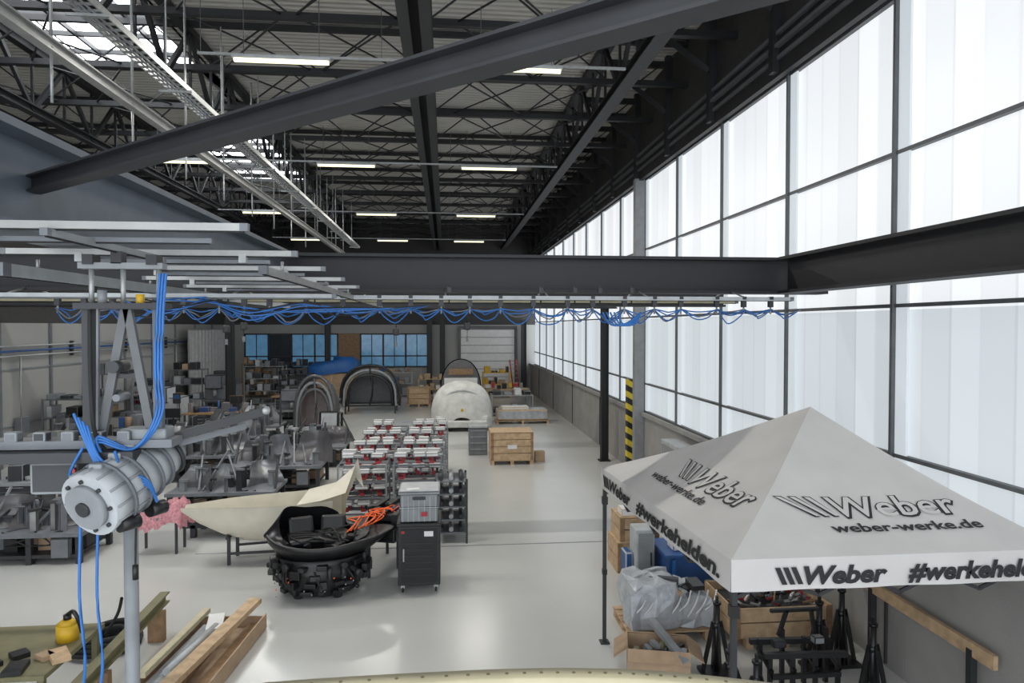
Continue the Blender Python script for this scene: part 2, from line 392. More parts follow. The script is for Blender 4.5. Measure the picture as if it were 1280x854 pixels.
b.beam((X0+.165,Y0,4.3),(X0+.165,Y0,3.65),.04,.04,BLUEGREY)
b.cyl((X0-.02,Y0-.08,4.0),(X0-.02,Y0+.05,4.0),.03,DK2);b.cyl((X0+.0,Y0-.09,3.85),(X0+.0,Y0+.03,3.85),.018,MGREY)
b.box((X0-.25,Y0,3.62),(1.0,.14,.04),MGREY);b.box((X0-.3,Y0-.05,3.57),(.8,.2,.05),DK2);b.box((X0+.1,Y0+.02,3.66),(.22,.12,.06),GREY,bev=.01)
for k in range(5): b.box((X0-.5+.13*k,Y0-.04,3.66),(.06,.06,.05),DK2 if k%2 else MGREY,bev=.008)
b.beam((X0+.1,Y0+.05,3.6),(X0+.62,Y0+.25,3.74),.03,.045,DK2);b.beam((X0+.1,Y0+.1,3.56),(X0+.5,Y0+.3,3.65),.02,.03,MGREY)
b.sph((X0+.62,Y0+.25,3.74),.025,GALV)
A=Vector((-1.64,3.3,3.37));Dv=Vector((.17,.42,.14)).normalized()
s1=Dv.cross(Vector((0,0,1))).normalized();s2=Dv.cross(s1);KR=1.2
def dr(t0,t1,r,m=LGREY,r2=None,off=Vector((0,0,0))): b.cyl(A+Dv*t0+off,A+Dv*t1+off,r*KR,m,r2=r2,n=30)
dr(-.03,0,.09,GREY);dr(0,.1,.13);dr(.1,.115,.14,MGREY);dr(.115,.2,.125,LGREY);dr(.2,.215,.135,MGREY);dr(.215,.3,.11,LGREY);dr(.3,.315,.12,MGREY);dr(.315,.39,.095,LGREY);dr(.39,.405,.105,MGREY)
dr(.405,.48,.08,LGREY);dr(.48,.5,.09,DK2);dr(.5,.56,.05,GREY)
for k in range(8):
    a=k*math.pi/4
    o=(s1*.105*math.cos(a)+s2*.105*math.sin(a))*KR;b.cyl(A+o-Dv*.012,A+o+Dv*.01,.01,DK2,n=8)
for k in range(12):
    a=k*math.pi/6;o=(s1*.131*math.cos(a)+s2*.131*math.sin(a))*KR;b.cyl(A+o+Dv*.01,A+o+Dv*.095,.007,GREY,n=6)
    o=(s1*.127*math.cos(a)+s2*.127*math.sin(a))*KR;b.cyl(A+o+Dv*.118,A+o+Dv*.2,.008,GREY,n=6)
b.cyl(A-Dv*.045,A-Dv*.02,.035,DK2)
for t in(.05,.16,.25,.35): b.box(A+Dv*t+Vector((0,0,.15)),(.06,.06,.05),GREY,bev=.008)
b.box(A+Dv*.16+Vector((.0,0,-.15)),(.12,.12,.06),GREY)
b.cyl(A+Vector((.12,.02,-.1)),A+Vector((.17,.1,-.1)),.035,BLK);b.cyl(A+Vector((.18,.2,-.08)),A+Vector((.22,.28,-.08)),.035,BLK)
b.box((X0-.3,Y0+.0,3.46),(.22,.16,.16),DK2,bev=.015);b.cyl((X0-.2,Y0-.1,3.5),(X0-.2,Y0-.08,3.5),.012,RED)
b.cyl((X0,Y0+.05,0.02),(X0,Y0+.05,3.3),.034,GREY,n=18);b.cyl((X0,Y0+.05,0),(X0,Y0+.05,.03),.2,GREY,n=20)
for k in range(3):
    o=.014*k
    b.tube([(X0+.2+o,Y0-.06,4.46),(X0+.19+o,Y0-.07,4.28),(X0+.18+o,Y0-.08,4.0),(X0+.18+o,Y0-.08,3.76),(X0+.08,Y0-.1+o,3.6),(X0-.07,Y0-.12,3.64+o),(X0-.03,Y0-.14,3.54+o),(X0+.12,Y0-.14,3.46+o)],.007,BLUE)
for k in range(4):
    b.tube([(X0-.12-.02*k,Y0-.12,3.72+.02*k),(X0-.04,Y0-.18,3.58-.02*k),(X0+.06,Y0-.2,3.52-.02*k),(X0+.17,Y0-.16,3.46-.01*k),(X0+.19,Y0-.1,3.34)],.007,BLUE)
b.tube([(X0-.13,Y0-.14,3.62),(X0-.16,Y0-.2,3.5),(X0-.05,Y0-.24,3.48),(X0+.05,Y0-.2,3.52),(X0+.02,Y0-.15,3.6)],.007,BLUE)
for u in (-.14,-.06): b.tube([(X0+u,Y0-.15,3.28),(X0+u-.01,Y0-.15,2.9),(X0+u+.01,Y0-.15,2.55),(X0+u-.08,Y0-.1,2.3),(X0+u-.3,Y0-.1,2.2)],.007,BLUE)
b.tube([(X0+.1,Y0-.1,3.36),(X0+.09,Y0-.1,3.2),(X0+.085,Y0-.1,3.02)],.005,RUB);b.cyl((X0+.085,Y0-.1,2.96),(X0+.085,Y0-.1,3.03),.014,BLK)
b.tube([(X0-.15,Y0-.02,4.28),(X0-.13,Y0-.06,3.9),(X0-.1,Y0-.07,3.65),(X0,Y0-.06,3.55)],.01,RUB)
b.done()
# ------------------------------------------------------------ tent
ze=2.33;PK=Vector((3.93,7.0,3.33))
corners=[Vector((2.27,5.2,ze)),Vector((5.2,5.2,ze)),Vector((5.1,8.82,ze)),Vector((2.05,8.82,ze))]
def sag(t): return -.06*math.sin(math.pi*t)*(1-t*.3)
def face(i,s,t,off=0):
    a=corners[i];c=corners[(i+1)%4]
    p=(a.lerp(c,s)).lerp(PK,t);n=(c-a).cross(PK-a).normalized()
    p.z+=sag(t)
    if i in(0,3): p.z-=.03*math.sin(math.pi*max(0,min(1,s)))*(1-t)*4*t
    return p+n*off
b=B('pop_up_tent')
for i in range(4):
    b.loft([[face(i,s/16,t/14) for s in range(17)] for t in range(15)],TENT,closed=False)
    a=corners[i];c=corners[(i+1)%4];n=(c-a).cross(Vector((0,0,1))).normalized()
    b.loft([[a.lerp(c,s/24)+n*(.010*math.sin(s*.9)*k)+Vector((0,0,-.26*k)) for s in range(25)] for k in (0,.5,1)],TENT,closed=False)
for q in corners:
    cx=q+Vector((.04 if q.x<4 else -.04,.04 if q.y<7 else -.04,0))
    b.box((cx.x,cx.y,ze/2),(.045,.045,ze-.04),DK2);b.box((cx.x,cx.y,.01),(.12,.12,.02),DK2);b.box((cx.x,cx.y,1.9),(.07,.07,.1),BLK)
    b.box((cx.x,cx.y,.95),(.06,.06,.07),BLK)
def scis(p,q,n):
    p=Vector(p);q=Vector(q)
    for k in range(n):
        a=p.lerp(q,k/n);c=p.lerp(q,(k+1)/n);h=Vector((0,0,.3))
        b.beam(a,c+h,.02,.03,DK2);b.beam(a+h,c,.02,.03,DK2)
zz=2.0
for i in range(4):
    a=corners[i].lerp(PK,.03);c=corners[(i+1)%4].lerp(PK,.03);scis((a.x,a.y,zz),(c.x,c.y,zz),4)
b.cyl((PK.x,PK.y,2.1),(PK.x,PK.y,3.28),.02,DK2)
def text(body,fn,size,m,shear=0,bold=0,reg=1):
    cu=bpy.data.curves.new('t','FONT');cu.body=body;cu.size=size;cu.shear=shear;cu.offset=bold;cu.resolution_u=3
    o=bpy.data.objects.new('t',cu);sc.collection.objects.link(o);bpy.context.view_layer.update()
    me=bpy.data.meshes.new_from_object(o.evaluated_get(bpy.context.evaluated_depsgraph_get()))
    x_=min(v.co.x for v in me.vertices);w=max(v.co.x for v in me.vertices)-x_
    k=reg/w
    vs=[b.bm.verts.new(fn((v.co.x-x_)*k,v.co.y)) for v in me.vertices];mi=b.mi(m)
    for p_ in me.polygons:
        try: f=b.bm.faces.new([vs[j] for j in p_.vertices]);f.material_index=mi
        except ValueError: pass
    bpy.data.objects.remove(o)
def on_face(i,x0,t0,off,rot=0):
    a=corners[i];c=corners[(i+1)%4];W=(c-a).length;mid=(a+c)/2;H=(PK-mid).length
    pk=(PK-a).dot((c-a).normalized())/W
    def fn(x,y):
        t=t0+y/H
        s=((x0+x)/W-pk*t)/(1-t)
        return face(i,s,t,off)
    return fn
def bars(fn,h,w,n=3,m=TXT,sl=.45):
    for k in range(n):
        x=k*w*1.5;sh=-h*sl
        b.poly([fn(x+sh,h),fn(x+w+sh,h),fn(x+w,0),fn(x,0)],m)
def logo(i,x0,t0,w,size):
    fb=on_face(i,x0,t0,.009);H_=size*.72;f2=on_face(i,x0,t0,.012)
    for k in range(3):
        x=k*.088;sh=-.26+.05*k;g=.012
        b.poly([fb(x+sh,H_),fb(x+sh+.085,H_),fb(x+.075,0),fb(x+.02,0)],TXT)
        b.poly([f2(x+sh+g*1.6,H_-g),f2(x+sh+.085-g,H_-g),f2(x+.066,g),f2(x+.036,g)],TENT)
    def off(dx,dy,f): return lambda x,y: f(x+dx,y+dy)
    text('Weber',off(.2,-.006,fb),size,TXT,shear=.05,bold=.02,reg=w)
    text('Weber',off(.2+.016,0,f2),size,TENT,shear=.05,bold=.004,reg=w-.04)
logo(0,.93,.245,1.22,.38)
text('weber-werke.de',on_face(0,1.02,.145,.012),.16,TXT,bold=.004,reg=1.38)
logo(3,1.5,.25,1.25,.41)
text('weber-werke.de',on_face(3,1.1,.155,.012),.17,TXT,bold=.004,reg=1.35)
def val(i,x0):
    a=corners[i];c=corners[(i+1)%4];u=(c-a).normalized();n=u.cross(Vector((0,0,1)))
    return lambda x,y: a+u*(x0+x)+n*.015+Vector((0,0,-.21+y))
def vtext(body,fn,reg): text(body,fn,.2,TXT,reg=reg,shear=.2,bold=.008)
bars(val(0,.42),.14,.045);vtext('Weber',val(0,.60),.72)
vtext('#werkehelden.',val(0,1.5),1.38)
bars(val(3,.2),.14,.05);vtext('Weber',val(3,.4),.8)
vtext('#werkehelden.',val(3,1.4),2.05)
b.done()
# ------------------------------------------------------------ helpers for floor things
def pallet(b,x,y,w,d,rz=0,z=0,m=WOOD):
    M=Matrix.Translation((x,y,z))@Matrix.Rotation(rz,4,'Z')
    for k in range(5): b.box(M@Vector((0,-d/2+.06+k*(d-.12)/4,.13)),(w,.1,.022),m,rz=rz)
    for k in (-1,0,1):
        b.box(M@Vector((k*(w/2-.06),0,.108)),(.1,d,.022),m,rz=rz)
        for j in (-1,0,1): b.box(M@Vector((k*(w/2-.06),j*(d/2-.06),.058)),(.1,.1,.078),m,rz=rz)
        b.box(M@Vector((k*(w/2-.06),0,.01)),(.1,d,.02),m,rz=rz)
def frame_crate(b,x,y,w,d,h,z,rz=0,m=WOOD,rows=3):
    M=Matrix.Translation((x,y,z))@Matrix.Rotation(rz,4,'Z');g=h/rows
    b.box(M@Vector((0,0,.01)),(w,d,.02),m,rz=rz)
    for k in range(rows):
        zc=g*(k+.5)
        for s_ in (-1,1):
            b.box(M@Vector((0,s_*(d/2-.012),zc)),(w,.022,g*.92),m,rz=rz);b.box(M@Vector((s_*(w/2-.012),0,zc)),(.022,d,g*.92),m,rz=rz)
    for sx in(-1,1):
        for sy in(-1,1): b.box(M@Vector((sx*(w/2-.05),sy*(d/2+.004),h/2)),(.08,.015,h),WOODD,rz=rz)
b=B('equipment_cart')
cx,cy=-.42,11.05
for sx in(-1,1):
    for sy in(-1,1):
        b.cyl((cx+sx*.26-.015,cy+sy*.28,.05),(cx+sx*.26+.015,cy+sy*.28,.05),.05,RUB);b.box((cx+sx*.26,cy+sy*.28,.1),(.06,.07,.06),GALV)
b.box((cx,cy,.6),(.66,.74,.94),BLK,bev=.015)
b.box((cx,cy-.375,.6),(.56,.02,.84),BLKM);b.box((cx-.24,cy-.39,.62),(.02,.03,.2),GALV)
for k in range(6): b.box((cx,cy-.388,.3+.1*k),(.44,.008,.02),BLK)
b.box((cx+.15,cy-.392,.95),(.14,.004,.08),WHITE);b.box((cx-.25,cy-.392,.98),(.05,.004,.04),RED)
b.box((cx,cy,1.09),(.7,.78,.05),BLK,bev=.01)
b.box((cx,cy-.02,1.34),(.6,.62,.44),GREY,bev=.012);b.box((cx,cy-.02,1.58),(.66,.68,.05),GREY,bev=.008);b.box((cx,cy-.02,1.35),(.63,.65,.03),LGREY,bev=.008)
for k in range(-3,4): b.box((cx+k*.085,cy-.34,1.33),(.01,.02,.4),LGREY)
b.box((cx,cy-.35,1.5),(.2,.012,.05),DK2)
b.box((cx+.08,cy-.355,1.25),(.1,.006,.07),RED);b.box((cx-.1,cy-.18,1.61),(.2,.12,.012),WHITE,rz=.3)
b.box((cx,cy-.02,1.61),(.6,.62,.01),LGREY)
b.done()
b=B('vehicle_chassis_module')
cx,cy=-1.98,10.95
def ring(r,z,sx=1,sy=1,n=40,dx=0,dy=0,w=0,tip=0,lift=0):
    out=[]
    for k in range(n):
        a=2*math.pi*k/n;c=math.cos(a);rr=r*(1+w*math.cos(6*a+z*9))
        out.append(Vector((cx+dx+rr*sx*c+tip*max(0,c)**3,cy+dy+rr*sy*math.sin(a)+tip*.35*max(0,c)**3,z+lift*(c*c))))
    return out
b.loft([ring(.35,.05),ring(.5,.07,1.05,.85,w=.05),ring(.56,.2,1.05,.85,w=.06),ring(.62,.34,1.05,.85,w=.05),ring(.64,.46,1.05,.85,w=.04),ring(.58,.54,1.05,.85),ring(.66,.64,1.05,.8)],BLK,caps=True)
for lev,(z,r,cnt) in enumerate(((.14,.52,17),(.29,.62,20),(.43,.68,19),(.55,.64,16))):
    for k in range(cnt):
        a=2*math.pi*k/cnt+lev*.2+R(-.06,.06)
        p=Vector((cx+r*1.1*math.cos(a),cy+r*.85*math.sin(a),z+R(-.02,.02)))
        q=random.random()
        if q<.6: b.box(p,(R(.09,.2),R(.05,.14),R(.06,.15)),random.choice([BLKM,DK2,BLK,BLK]),rz=a+math.pi/2+R(-.2,.2),bev=.012)
        elif q<.85: b.cyl(p,p+Vector((.09*math.cos(a),.09*math.sin(a),R(-.03,.03))),R(.03,.055),random.choice([BLKM,DK2,RUB]),n=10)
        else: b.cyl(p+Vector((0,0,-.08)),p+Vector((0,0,.1)),.035,DK2,n=8)
for k in range(10): 
    a=R(3.6,5.8);b.tube([(cx+.68*math.cos(a),cy+.56*math.sin(a),.5),(cx+.76*math.cos(a+.1),cy+.64*math.sin(a+.1),.36),(cx+.66*math.cos(a+.2),cy+.54*math.sin(a+.2),.2)],.014,RUB,n=5)
for k in range(18): b.sph((cx+R(-.6,.6),cy-.56+R(-.05,.06),R(.15,.5)),.012,ORANGE if k%4==0 else GREY)
for k in range(4): b.cyl((cx+.42*math.cos(k*1.57+.8),cy+.35*math.sin(k*1.57+.8),0),(cx+.42*math.cos(k*1.57+.8),cy+.35*math.sin(k*1.57+.8),.1),.07,DK2)
T=[ring(.5,.6,1.05,.8),ring(.6,.66,1.15,.8,tip=.1,lift=.03),ring(.7,.76,1.15,.78,tip=.2,lift=.08),ring(.76,.82,1.12,.76,tip=.32,lift=.12),ring(.74,.85,1.1,.74,tip=.3,lift=.12),ring(.6,.78,1.08,.7,tip=.2,lift=.06),ring(.3,.72)]
b.loft(T,BLK,caps=True)
# raised wrap-around back of the seat tub, higher on the left
def back(u,v):
    a=math.radians(30+195*u);r=.8-.22*v
    hh=(.16+.3*math.exp(-((u-.62)/.22)**2)+.2*math.exp(-((u-.3)/.16)**2))*min(1,5*u,5*(1-u))
    return Vector((cx+r*1.08*math.cos(a),cy+r*.72*math.sin(a),.84+v*hh+.1*math.cos(a)**2*(1-v)))
b.loft([[back(u/24,v/6) for u in range(25)] for v in range(7)],BLKM,closed=False)
for ox,oy,rz in ((-.3,.0,.35),(.2,.08,.05)):
    b.box((cx+ox,cy+oy,.84),(.42,.42,.12),BLKM,rz=rz,rx=.12,bev=.05);b.box((cx+ox-.05,cy+oy+.24,.98),(.4,.12,.3),BLK,rz=rz,rx=-.45,bev=.05)
for k in range(22):
    b.box((cx+R(-.5,.7),cy+R(-.42,.3),R(.78,.9)),(R(.08,.28),R(.05,.2),R(.04,.1)),random.choice([DK2,BLKM,BLK]),rz=R(0,3),rx=R(-.5,.5),bev=.012)
for k in range(8): b.tube([(cx+R(-.6,.6),cy+R(-.4,0),.85),(cx+R(-.5,.5),cy+R(-.5,.2),R(.9,1.0)),(cx+R(-.6,.6),cy+R(-.3,.3),.85)],.014,RUB,n=5)
b.box((cx+.98,cy+1.15,.72),(.8,1.5,.22),BLKM,rz=-.3,bev=.03);b.box((cx+1.08,cy+1.35,.9),(.62,1.1,.12),DK2,rz=-.3,bev=.02)
for k in range(14): b.box((cx+.7+.05*k,cy+1.0+R(-.3,.6),.98),(R(.06,.12),R(.15,.6),R(.06,.18)),random.choice([BLK,DK2,BLKM]),rz=-.3,bev=.01)
for s_ in ((.7,.5),(1.15,.9),(.9,1.7),(1.38,1.8)): b.beam((cx+s_[0],cy+s_[1],0),(cx+s_[0],cy+s_[1],.65),.05,.05,DK2)
for k in range(8):
    x1=cx+.42+.05*k;y1=cy-.05+.06*k
    b.tube([(x1,y1,.94),(x1+.15+R(-.1,.1),y1+.2,1.02+R(0,.08)),(x1+.05+R(-.1,.1),y1+.45,1.0+R(0,.1)),(x1+.28,y1+.5+R(-.1,.3),1.04),(x1+.4+R(-.1,.1),y1+.6,1.0)],.011,ORANGE,n=6)
b.box((cx+1.2,cy+1.1,1.06),(.03,.9,.02),RED,rz=-.3)
b.done()
b=B('vehicle_body_shell')
def sec(x,yc,w,z0,z1,n=16):
    return [Vector((x,yc-w*math.cos(math.pi*k/n),z1-(z1-z0)*math.sin(math.pi*k/n)**.8)) for k in range(n+1)]
prof=[(-4.6,12.4,.12,.93,1.03),(-4.3,12.42,.25,.72,1.04),(-3.9,12.5,.4,.5,1.05),(-3.4,12.55,.5,.36,1.06),(-2.9,12.6,.56,.32,1.07),(-2.4,12.7,.6,.34,1.08),(-2.0,12.8,.6,.4,1.1)]
b.loft([sec(*p) for p in prof],CREAM,closed=False)
b.loft([sec(x_,y_,w_*.93,z0_+.05,z1_+.003) for x_,y_,w_,z0_,z1_ in prof],CREAM,closed=False)
b.loft([[Vector((-1.98+.1*u,13.2-.9*u*.4,.45+.1*u)),Vector((-2.0+.12*u,13.3-.2*u,.9)),Vector((-1.85+.12*u,13.45-.2*u,1.3)),Vector((-1.72+.14*u,13.5-.2*u,1.62-.55*u))] for u in (0,.3,.6,1)],CREAM,closed=False)
b.loft([[Vector((-2.6,12.15,1.07)),Vector((-2.2,12.2,1.12)),Vector((-1.8,12.4,1.2))],[Vector((-2.6,13.25,1.09)),Vector((-2.1,13.3,1.2)),Vector((-1.75,13.4,1.5))]],CREAM,closed=False)
for x,y in ((-3.8,12.3),(-3.8,12.8),(-2.3,12.4),(-2.3,13.1)): b.beam((x,y,0),(x,y,.56),.05,.05,DK2)
b.beam((-3.8,12.3,.2),(-2.3,12.4,.2),.04,.04,DK2);b.beam((-3.8,12.8,.2),(-2.3,13.1,.2),.04,.04,DK2)
b.beam((-3.8,12.2,.5),(-3.8,12.9,.5),.05,.04,DK2);b.beam((-2.3,12.3,.36),(-2.3,13.2,.36),.05,.04,DK2)
b.done()
def fixture_rack(x,y,w,d,lv,h0):
    b=B('clamp_fixture_trolley')
    for sx in(-1,1):
        for sy in(-1,1):
            b.beam((x+sx*w/2,y+sy*d/2,.1),(x+sx*w/2,y+sy*d/2,h0+.02),.035,.035,GREY);b.cyl((x+sx*w/2-.02,y+sy*d/2,.05),(x+sx*w/2+.02,y+sy*d/2,.05),.05,RUB,n=10)
    for k in range(lv):
        z=.25+(h0-.25)*k/(lv-1)
        for sy in(-1,1): b.beam((x-w/2,y+sy*d/2,z),(x+w/2,y+sy*d/2,z),.03,.03,MGREY)
        for sx in(-1,1): b.beam((x+sx*w/2,y-d/2,z),(x+sx*w/2,y+d/2,z),.03,.03,MGREY)
        b.box((x,y,z),(w,d*.3,.01),MGREY)
        nx=3
        for i in range(nx):
            for j in range(2):
                if R(0,1)<.1: continue
                px=x-w/2+w*(i+.5)/nx+R(-.03,.03);py=y-d*.27+j*d*.54
                b.box((px,py,z+.04),(.1,.12,.06),RED);b.cyl((px-.04,py,z+.06),(px-.04,py,z+.16),.025,RED,n=8);b.box((px+.06,py-.02,z+.1),(.05,.05,.12),random.choice([BLK,RED,GREY]))
                b.box((px+R(-.02,.02),py,z+.19),(w/nx*R(.75,1.0),.19,.085),WHITE,rz=R(-.15,.15),bev=.02)
    b.done()
for j,y in enumerate((14.9,16.5,18.1,19.7)):
    for i in range(2): fixture_rack(-1.75+1.15*i+.05*j,y,1.0,.9,4,1.26)
b=B('steel_parts_rack')
for sx in(-.3,.3):
    for sy in(-.4,.4): b.beam((.1+sx,13.5+sy,0),(.1+sx,13.5+sy,1.25),.04,.04,DK2)
for k in range(5):
    z=.2+.25*k;b.box((.1,13.5,z),(.62,.8,.02),MGREY)
    for j in range(3): b.cyl((-.1+.2*j,13.15,z+.06),(-.1+.2*j,13.8,z+.06),.045,GALV if j%2 else DK2,n=10)
b.done()
b=B('wooden_pallet_crate')
pallet(b,2.0,20.9,1.3,1.0);frame_crate(b,2.0,20.9,1.3,1.0,.42,.145,m=WOOD,rows=2);frame_crate(b,2.0,20.9,1.3,1.0,.4,.57,m=WOOD,rows=2)
b.box((2.0,20.9,.985),(1.3,1.0,.02),WOOD);b.box((2.0,20.38,.55),(.28,.005,.12),WHITE)
b.done()
b=B('grey_container');b.box((1.05,22.4,.45),(.6,.7,.9),MGREY,bev=.02);b.box((1.05,22.4,.92),(.66,.76,.05),LGREY,bev=.01)
for k in range(4): b.box((1.05,22.04,.2+.2*k),(.5,.02,.04),GREY)
b.done()
b=B('cardboard_box');b.box((2.9,20.9,.16),(.3,.3,.32),CARD);b.box((2.9,20.9,.325),(.3,.05,.004),BEIGE);b.done()
b=B('white_car_body_shell')
def dome(cx,cy,w,d,h,u,v):
    a=math.pi*u;e=v*math.pi/2
    return Vector((cx-w/2*math.cos(a)*math.cos(e)**.5,cy-d/2+d*(1-math.cos(e)),max(.15,.15+h*math.sin(a)**.55*(.55+.45*math.cos(e)**.6))))
b.loft([[dome(.65,29.6,2.5,3.5,1.85,u/20,v/8) for u in range(21)] for v in range(9)],SHELLW,closed=False)
def nose(u,k): 
    s_=math.sin(math.pi*u)**.55
    return Vector((.65-1.25*math.cos(math.pi*u)*k**.6,27.86-.75*(1-k**2)**.5+.0,.15+(1.85*s_)*k**.8))
b.loft([[nose(u/20,k) for u in range(21)] for k in (1,.9,.75,.55,.35,.15)],SHELLW,closed=False)
for x in (-.2,1.5): b.box((x,27.35,.5),(.4,.3,.2),WHITE,bev=.05)
b.box((.65,27.1,.3),(2.0,.2,.28),SHELLW,bev=.06);b.cyl((.65,27.1,.85),(.65,27.2,.85),.06,YEL)
b.tube([(-.2,27.5,.9),(.0,27.4,1.4),(.65,27.35,1.62),(1.3,27.4,1.4),(1.5,27.5,.9)],.04,LGREY)
pallet(b,.65,29.4,2.2,2.6)
b.done()
b=B('dark_car_canopy')
b.loft([[dome(.75,35,2.1,2.4,2.45,u/18,v/6) for u in range(19)] for v in range(7)],DOME,closed=False)
b.poly([dome(.75,35,2.0,2.4,2.4,u/18,.05) for u in range(19)],DOME);b.box((.75,33.75,1.45),(1.7,.1,.45),WHITE,bev=.03);b.box((.75,33.78,1.95),(1.2,.06,.3),WOODD);b.box((.75,34.5,.3),(2,.9,.6),BLK);b.done()
def canopy(cx,cy,w,h,d,m,inner,name='car_canopy_shell'):
    b=B(name)
    for k,(s_,mm) in enumerate(((1,m),(.8,inner))):
        b.loft([[Vector((cx-s_*w/2*math.cos(math.pi*u/18),cy-d/2+v*d/5+.02*k,.4+h*s_*math.sin(math.pi*u/18)**.6*(1-.1*v/5))) for u in range(19)] for v in range(6)],mm,closed=False)
    for kk in range(3):
        pts=[Vector((cx-w/2*(1-.12*kk)*math.cos(math.pi*u/12),cy-d/2-.03*kk,.4+h*(1-.12*kk)*math.sin(math.pi*u/12)**.6)) for u in range(13)]
        b.tube(pts,.06,m if kk!=1 else GREY,k=0)
    b.tube([(cx,cy-d/2-.1,.45),(cx+.05*w,cy-d/2-.1,.4+h*.4),(cx,cy-d/2-.05,.4+h*.95)],.05,m)
    b.poly([Vector((cx-.8*w/2*math.cos(math.pi*u/12),cy+d/2,.4+.72*h*math.sin(math.pi*u/12)**.6)) for u in range(13)],inner)
    for sx in(-1,1):
        for sy in(-1,1): b.beam((cx+sx*w*.42,cy+sy*d*.4,0),(cx+sx*w*.42,cy+sy*d*.4,.75),.06,.06,DK2)
    b.beam((cx-w*.45,cy-d*.4,.4),(cx+w*.45,cy-d*.4,.4),.08,.08,DK2);b.beam((cx-w*.45,cy+d*.4,.4),(cx+w*.45,cy+d*.4,.4),.08,.08,DK2)
    b.done()
canopy(-4.75,25.9,1.45,2.0,1.2,DOME,mat('rose_interior',(.4,.33,.33),.5))
canopy(-3.6,33.6,2.8,1.95,1.4,BLK,MGREY)
b=B('seat_shell')
b.box((-4.1,24.2,.35),(.9,.7,.5),BLKM,bev=.12);b.box((-4.1,24.5,.8),(.7,.2,.8),LGREY,bev=.08,rx=-.2);b.box((-4.1,24.1,.66),(.6,.5,.12),DOME,bev=.05);b.done()
b=B('tarp_covered_crate')
b.box((-6.2,38.6,.85),(2.4,1.6,1.55),CARD);b.box((-6.2,37.79,.85),(2.4,.02,.08),WOOD)
for x in (-7.3,-6.2,-5.1): b.box((x,37.78,.85),(.09,.03,1.55),WOOD)
pallet(b,-6.2,38.6,2.3,1.5)
b.loft([[Vector((-6.2+1.32*sx*k+R(-.03,.03),38.6+.9*sy*k,z+.15*sx+R(-.06,.06))) for sx,sy in ((-1,-1),(-.3,-1),(.4,-1),(1,-1),(1,0),(1,1),(0,1),(-1,1),(-1,0))] for k,z in ((1,1.6),(1.02,1.8),(.98,2.1),(.85,2.3),(.02,2.35))],TARP)
b.done()
def shelf(name,x,y,w,d,h,lv,m,items):
    b=B(name)
    for sx in(-1,1):
        for sy in(-1,1): b.beam((x+sx*w/2,y+sy*d/2,0),(x+sx*w/2,y+sy*d/2,h),.05,.05,m)
    for k in range(lv):
        z=.12+(h-.16)*k/max(1,lv-1);b.box((x,y,z),(w,d,.03),m)
        px=x-w/2+.05
        while px<x+w/2-.2:
            iw=R(.15,.4);ih=R(.1,min(.4,(h/lv)*.8));b.box((px+iw/2,y+R(-.05,.05),z+.015+ih/2),(iw*.9,d*.7,ih),random.choice(items),bev=.01);px+=iw+R(0,.12)
    b.done()
shelf('storage_rack',3.1,32.,1.9,1.0,1.0,2,GALV,[GREY,BLK,WHITE,CARD,DK2])
shelf('storage_rack',3.0,40.2,1.6,.8,1.5,3,YEL,[YEL,YEL,BLK,CARD])
shelf('storage_rack',-8.8,41.6,2.2,.8,1.9,4,DK2,[BLK,DK2,GREY])
shelf('storage_rack',-11.2,41.8,1.5,.7,2.0,4,WOODD,[CARD,WOODD,WHITE,BLK])
shelf('storage_rack',-3.2,41.2,2.4,.8,1.5,3,GALV,[CARD,BLUEB,WOODD,GREY])
shelf('storage_rack',-.8,38.2,1.4,.8,1.3,3,WOOD,[CARD,WOOD,WHITE])
C2=[CARD,DK2,GREY,BLK,MGREY,DK2,MGREY,LGREY,MGREY]
for y,h in ((23.2,1.9),(26.2,2.5),(29.3,1.8),(33.3,2.2)): shelf('storage_rack',-12.0,y,1.4,.8,h,4,MGREY,C2)
shelf('storage_rack',-9.6,37.5,2.0,.8,2.1,4,GREY,C2);shelf('storage_rack',-7.6,35.8,1.6,.7,1.8,4,DK2,C2)
b=B('wooden_pallet_crate');pallet(b,-1.4,36.3,1.2,1.0);frame_crate(b,-1.4,36.3,1.2,1.0,.8,.145,rows=3);b.box((-1.4,36.3,.96),(1.2,1,.02),WOOD);b.done()
b=B('wrapped_pallet_load');pallet(b,3.3,29.5,2.3,1.1);b.box((3.3,29.5,.38),(2.2,1.0,.44),WRAP,bev=.05);b.box((3.0,29.5,.65),(1.2,.8,.12),WHITE,bev=.03);b.done()
b=B('step_ladder')
for dx in(0,.38): b.beam((4.2+dx,41.9,0),(4.0+dx,42.35,2.1),.06,.06,RED)
for k in range(7): b.beam((4.2-.028*k,41.9+.06*k,.28*k+.15),(4.58-.028*k,41.9+.06*k,.28*k+.15),.05,.03,GALV)
b.done()
b=B('tool_bench')
b.box((3.2,36,.86),(2.4,.9,.06),WOOD)
for sx in(-1,1):
    for sy in(-1,1): b.beam((3.2+sx*1.1,36+sy*.38,0),(3.2+sx*1.1,36+sy*.38,.84),.07,.07,GREY)
for k in range(7): b.box((2.2+.3*k,36+R(-.2,.2),.9+R(.08,.2)),(R(.15,.28),R(.2,.4),R(.16,.38)),random.choice([YEL,BLK,GREY,RED,WHITE]),bev=.01)
b.done()
